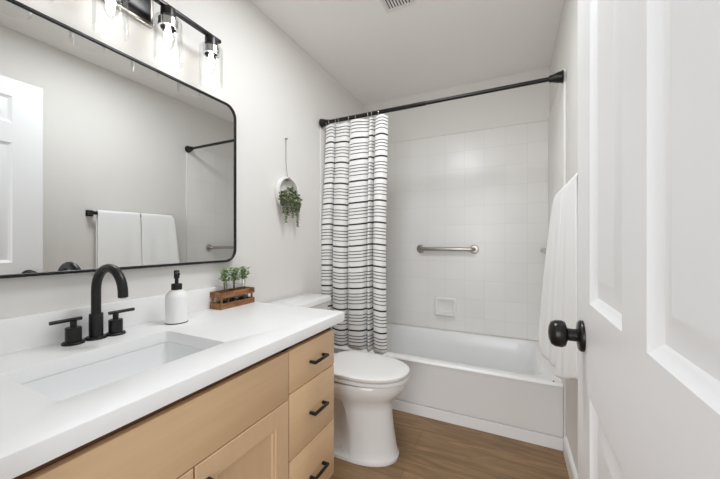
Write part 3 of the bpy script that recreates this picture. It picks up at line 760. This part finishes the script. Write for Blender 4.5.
# ------------------------------------------------------------------ hanging planter
HX, HY, HZ, HR = 0.018, 1.546, 1.402, 0.094
hp = thing('hanging_planter', (0.0, HY, HZ), 'white hoop planter of trailing succulents hung on a cord by the curtain', 'planter')
bm = newbm(); loops = []
for k in range(48):
    a = 2 * math.pi * k / 48; n_ = Vector((0, math.cos(a), math.sin(a)))
    loops.append([bm.verts.new(Vector((HX, 0, 0)) + n_ * (HR + dr) + Vector((dx, 0, 0))) for dr, dx in ((-0.005, -0.014), (0.005, -0.014), (0.006, 0), (0.005, 0.014), (-0.005, 0.014), (-0.006, 0))])
loops.append(loops[0]); loop_faces(bm, loops, True, False, False); obj('hoop', bm, M['ring'], hp, 50)
bm = newbm(); loops = []
rings = []
for x in (HX - 0.012, HX + 0.022):          # half-moon bowl filling the lower part of the hoop
    rings.append([(x, (HR - 0.004) * math.cos(R(a)), (HR - 0.004) * math.sin(R(a))) for a in range(206, 335, 8)])
loft(bm, rings); bmesh.ops.bevel(bm, geom=bm.edges[:], offset=0.002, segments=1, affect='EDGES'); obj('half_moon_pot', bm, M['ring'], hp, 40)
bm = newbm(); tube(bm, [(0.006, 0, 1.737 - HZ), (HX - 0.012, 0, 1.60 - HZ), (HX, 0, HR + 0.004)], 0.0016, 8); obj('cord', bm, M['cord'], hp, 60)
bm = newbm(); lathe(bm, [(0.004, 0.0), (0.004, 0.012), (0.0055, 0.013), (0.0055, 0.016)], (0.0, 0, 1.740 - HZ), 'X', 12); obj('nail', bm, M['nickel'], hp, 40)
bm = newbm(); box(bm, HX - 0.006, HX + 0.016, -0.010, 0.010, HR - 0.022, HR + 0.002, 0.003); obj('cord_clasp', bm, M['nickel'], hp, 40)
rnd = random.Random(11)
lf = newbm()
for k in range(230):                          # mound of plump leaves over the pot's rim
    y = rnd.uniform(-0.092, 0.096); x = HX + rnd.uniform(0.004, 0.040); z = rnd.uniform(-0.070, 0.022 + 0.012 * math.cos(y * 40)) - abs(y) * 0.16
    rot = Matrix.Rotation(rnd.uniform(0, 6.28), 3, 'Z') @ Matrix.Rotation(rnd.uniform(0.2, 1.6), 3, 'Y')
    blob(lf, (max(x, 0.014), y, z), 0.0056, 0.0056, 0.0085, rot, 7, 5)
obj('foliage', lf, M['succulent'], hp, 60)
for y0, zend, x0 in ((-0.052, -0.185, 0.050), (-0.066, -0.13, 0.046), (-0.036, -0.140, 0.054), (-0.012, -0.118, 0.056), (0.008, -0.150, 0.054), (0.030, -0.118, 0.054), (0.050, -0.140, 0.052), (0.064, -0.205, 0.050), (0.080, -0.112, 0.046), (-0.080, -0.085, 0.044)):
    b = newbm(); z = -0.03; y = y0; n_ = 0
    while z > zend:
        for q in range(3):
            a = q * 2.09 + n_ * 1.1 + rnd.uniform(-.3, .3)
            fat = 0.0085 * (0.45 + 0.55 * min(1, (z - zend) / 0.08))
            rot = Matrix.Rotation(a, 3, 'Z') @ Matrix.Rotation(rnd.uniform(1.9, 2.5), 3, 'Y')
            blob(b, (x0 - 0.004 + fat * math.cos(a), y + fat * math.sin(a), z + rnd.uniform(-.002, .002)), 0.0036, 0.0036, 0.0068, rot, 6, 5)
        z -= 0.0108; y += rnd.uniform(-0.0012, 0.0012); n_ += 1
    tube(b, [(x0 - 0.004, y0, -0.03), (x0 - 0.004, y, zend)], 0.0012, 6)
    obj('trailing_stem', b, M['succulent'], hp, 60)

# ------------------------------------------------------------------ towel bar and towels
BX, BZ, BY0, BY1 = 1.468, 1.306, 1.180, 1.745
tb = thing('towel_bar', (W_, (BY0 + BY1) / 2, BZ), 'black square towel bar on the right wall behind the door', 'towel bar')
hb = (BY1 - BY0) / 2
bm = newbm(); box(bm, BX - W_ - 0.008, BX - W_ + 0.008, -hb, hb, -0.008, 0.008, 0.001); obj('bar', bm, M['black'], tb)
for s in (-1, 1):
    bm = newbm(); box(bm, -0.008, 0.0, s * hb - 0.022, s * hb + 0.022, -0.022, 0.022, 0.001); box(bm, BX - W_ - 0.012, -0.004, s * hb - 0.018, s * hb + 0.018, -0.0115, 0.0115, 0.001); obj('bracket', bm, M['black'], tb)
def towel(y0, y1, zf, zb, seed, label, flare, b0, b1, tuck=0.0, short=0.0, slope=0.0):
    # doubled bath towel over the bar: front sheet faces the room, back sheet the wall
    t = newbm(); nu = 30; rows = []
    seq = [('b', k / 25) for k in range(26)] + [('t', k / 8) for k in range(1, 8)] + [('f', k / 32) for k in range(33)]
    for part, f in seq:
        row = []
        for i in range(nu + 1):
            u = i / nu
            wav = math.sin(u * 9 + seed) * 0.5 + math.sin(u * 17 + seed * 2) * 0.3
            zfu = zf + slope * (1 - u) + short * (1 / (1 + math.exp(-(u - 0.84) * 40)))
            if part == 'b':
                z = zb + (BZ + 0.004 - zb) * f; x = BX + 0.014 + 0.004 * wav * (1 - f); g = 0.0; tk = tuck
            elif part == 't':
                a = math.pi * f; x = BX + 0.014 * math.cos(a); z = BZ + 0.004 + 0.017 * math.sin(a); g = 0.0; tk = tuck * (1 - f)
            else:
                z = BZ + 0.004 - (BZ + 0.004 - zfu) * f
                x = BX - 0.014 - (b0 + (b1 - b0) * u) * f ** 0.75 + 0.007 * wav * f * min(1, u * 5); g = f; tk = 0.0
                z += 0.005 * math.sin(u * 6 + seed) * f
            ya = y0; yb = y1 + flare * g ** 0.7 - tk
            row.append(t.verts.new((min(x, W_ - 0.018), ya + (yb - ya) * u, z)))
        rows.append(row)
    for a, b in zip(rows[:-1], rows[1:]):
        for i in range(nu): t.faces.new((a[i], a[i + 1], b[i + 1], b[i]))
    o = obj('towel', t, M['towel'], None, 80)
    md = o.modifiers.new('thickness', 'SOLIDIFY'); md.thickness = 0.007; md.offset = 0.0
    md = o.modifiers.new('soft', 'SUBSURF'); md.levels = 1; md.render_levels = 1
    tag(o, label, 'towel', 'white towels on the black bar')
towel(1.202, 1.489, 0.550, 0.70, 1, 'white towel on the black bar, the one nearest the door', 0.006, -0.002, 0.024, slope=0.105)
towel(1.494, 1.762, 0.540, 0.62, 4, 'white towel on the black bar, the one nearest the tub', 0.038, 0.022, 0.066, 0.042, 0.08, 0.05)

# ------------------------------------------------------------------ ceiling vent
ve = thing('ceiling_vent', (0.716, 1.522, H_), 'white slatted air vent in the ceiling', 'vent')
bm = newbm()
x0, x1, y0, y1 = -0.085, 0.085, -0.135, 0.135
for a in ((x0, x1, y0, y0 + 0.02), (x0, x1, y1 - 0.02, y1), (x0, x0 + 0.016, y0 + 0.02, y1 - 0.02), (x1 - 0.016, x1, y0 + 0.02, y1 - 0.02)):
    box(bm, *a, -0.008, -0.0005, 0.0015)
obj('frame', bm, M['vent'], ve)
bm = newbm(); box(bm, x0 + 0.01, x1 - 0.01, y0 + 0.01, y1 - 0.01, -0.0015, -0.0006); obj('duct_shade_sheet', bm, M['dark'], ve)  # flat near-black sheet stands for the shade inside the duct
for k in range(9):
    x = -0.064 + 0.016 * k
    bm = newbm(); loft(bm, [[(x - 0.004, y, -0.007), (x + 0.004, y, -0.0025), (x + 0.005, y, -0.0035), (x - 0.003, y, -0.008)] for y in (y0 + 0.018, y1 - 0.018)]); obj('slat', bm, M['vent'], ve)
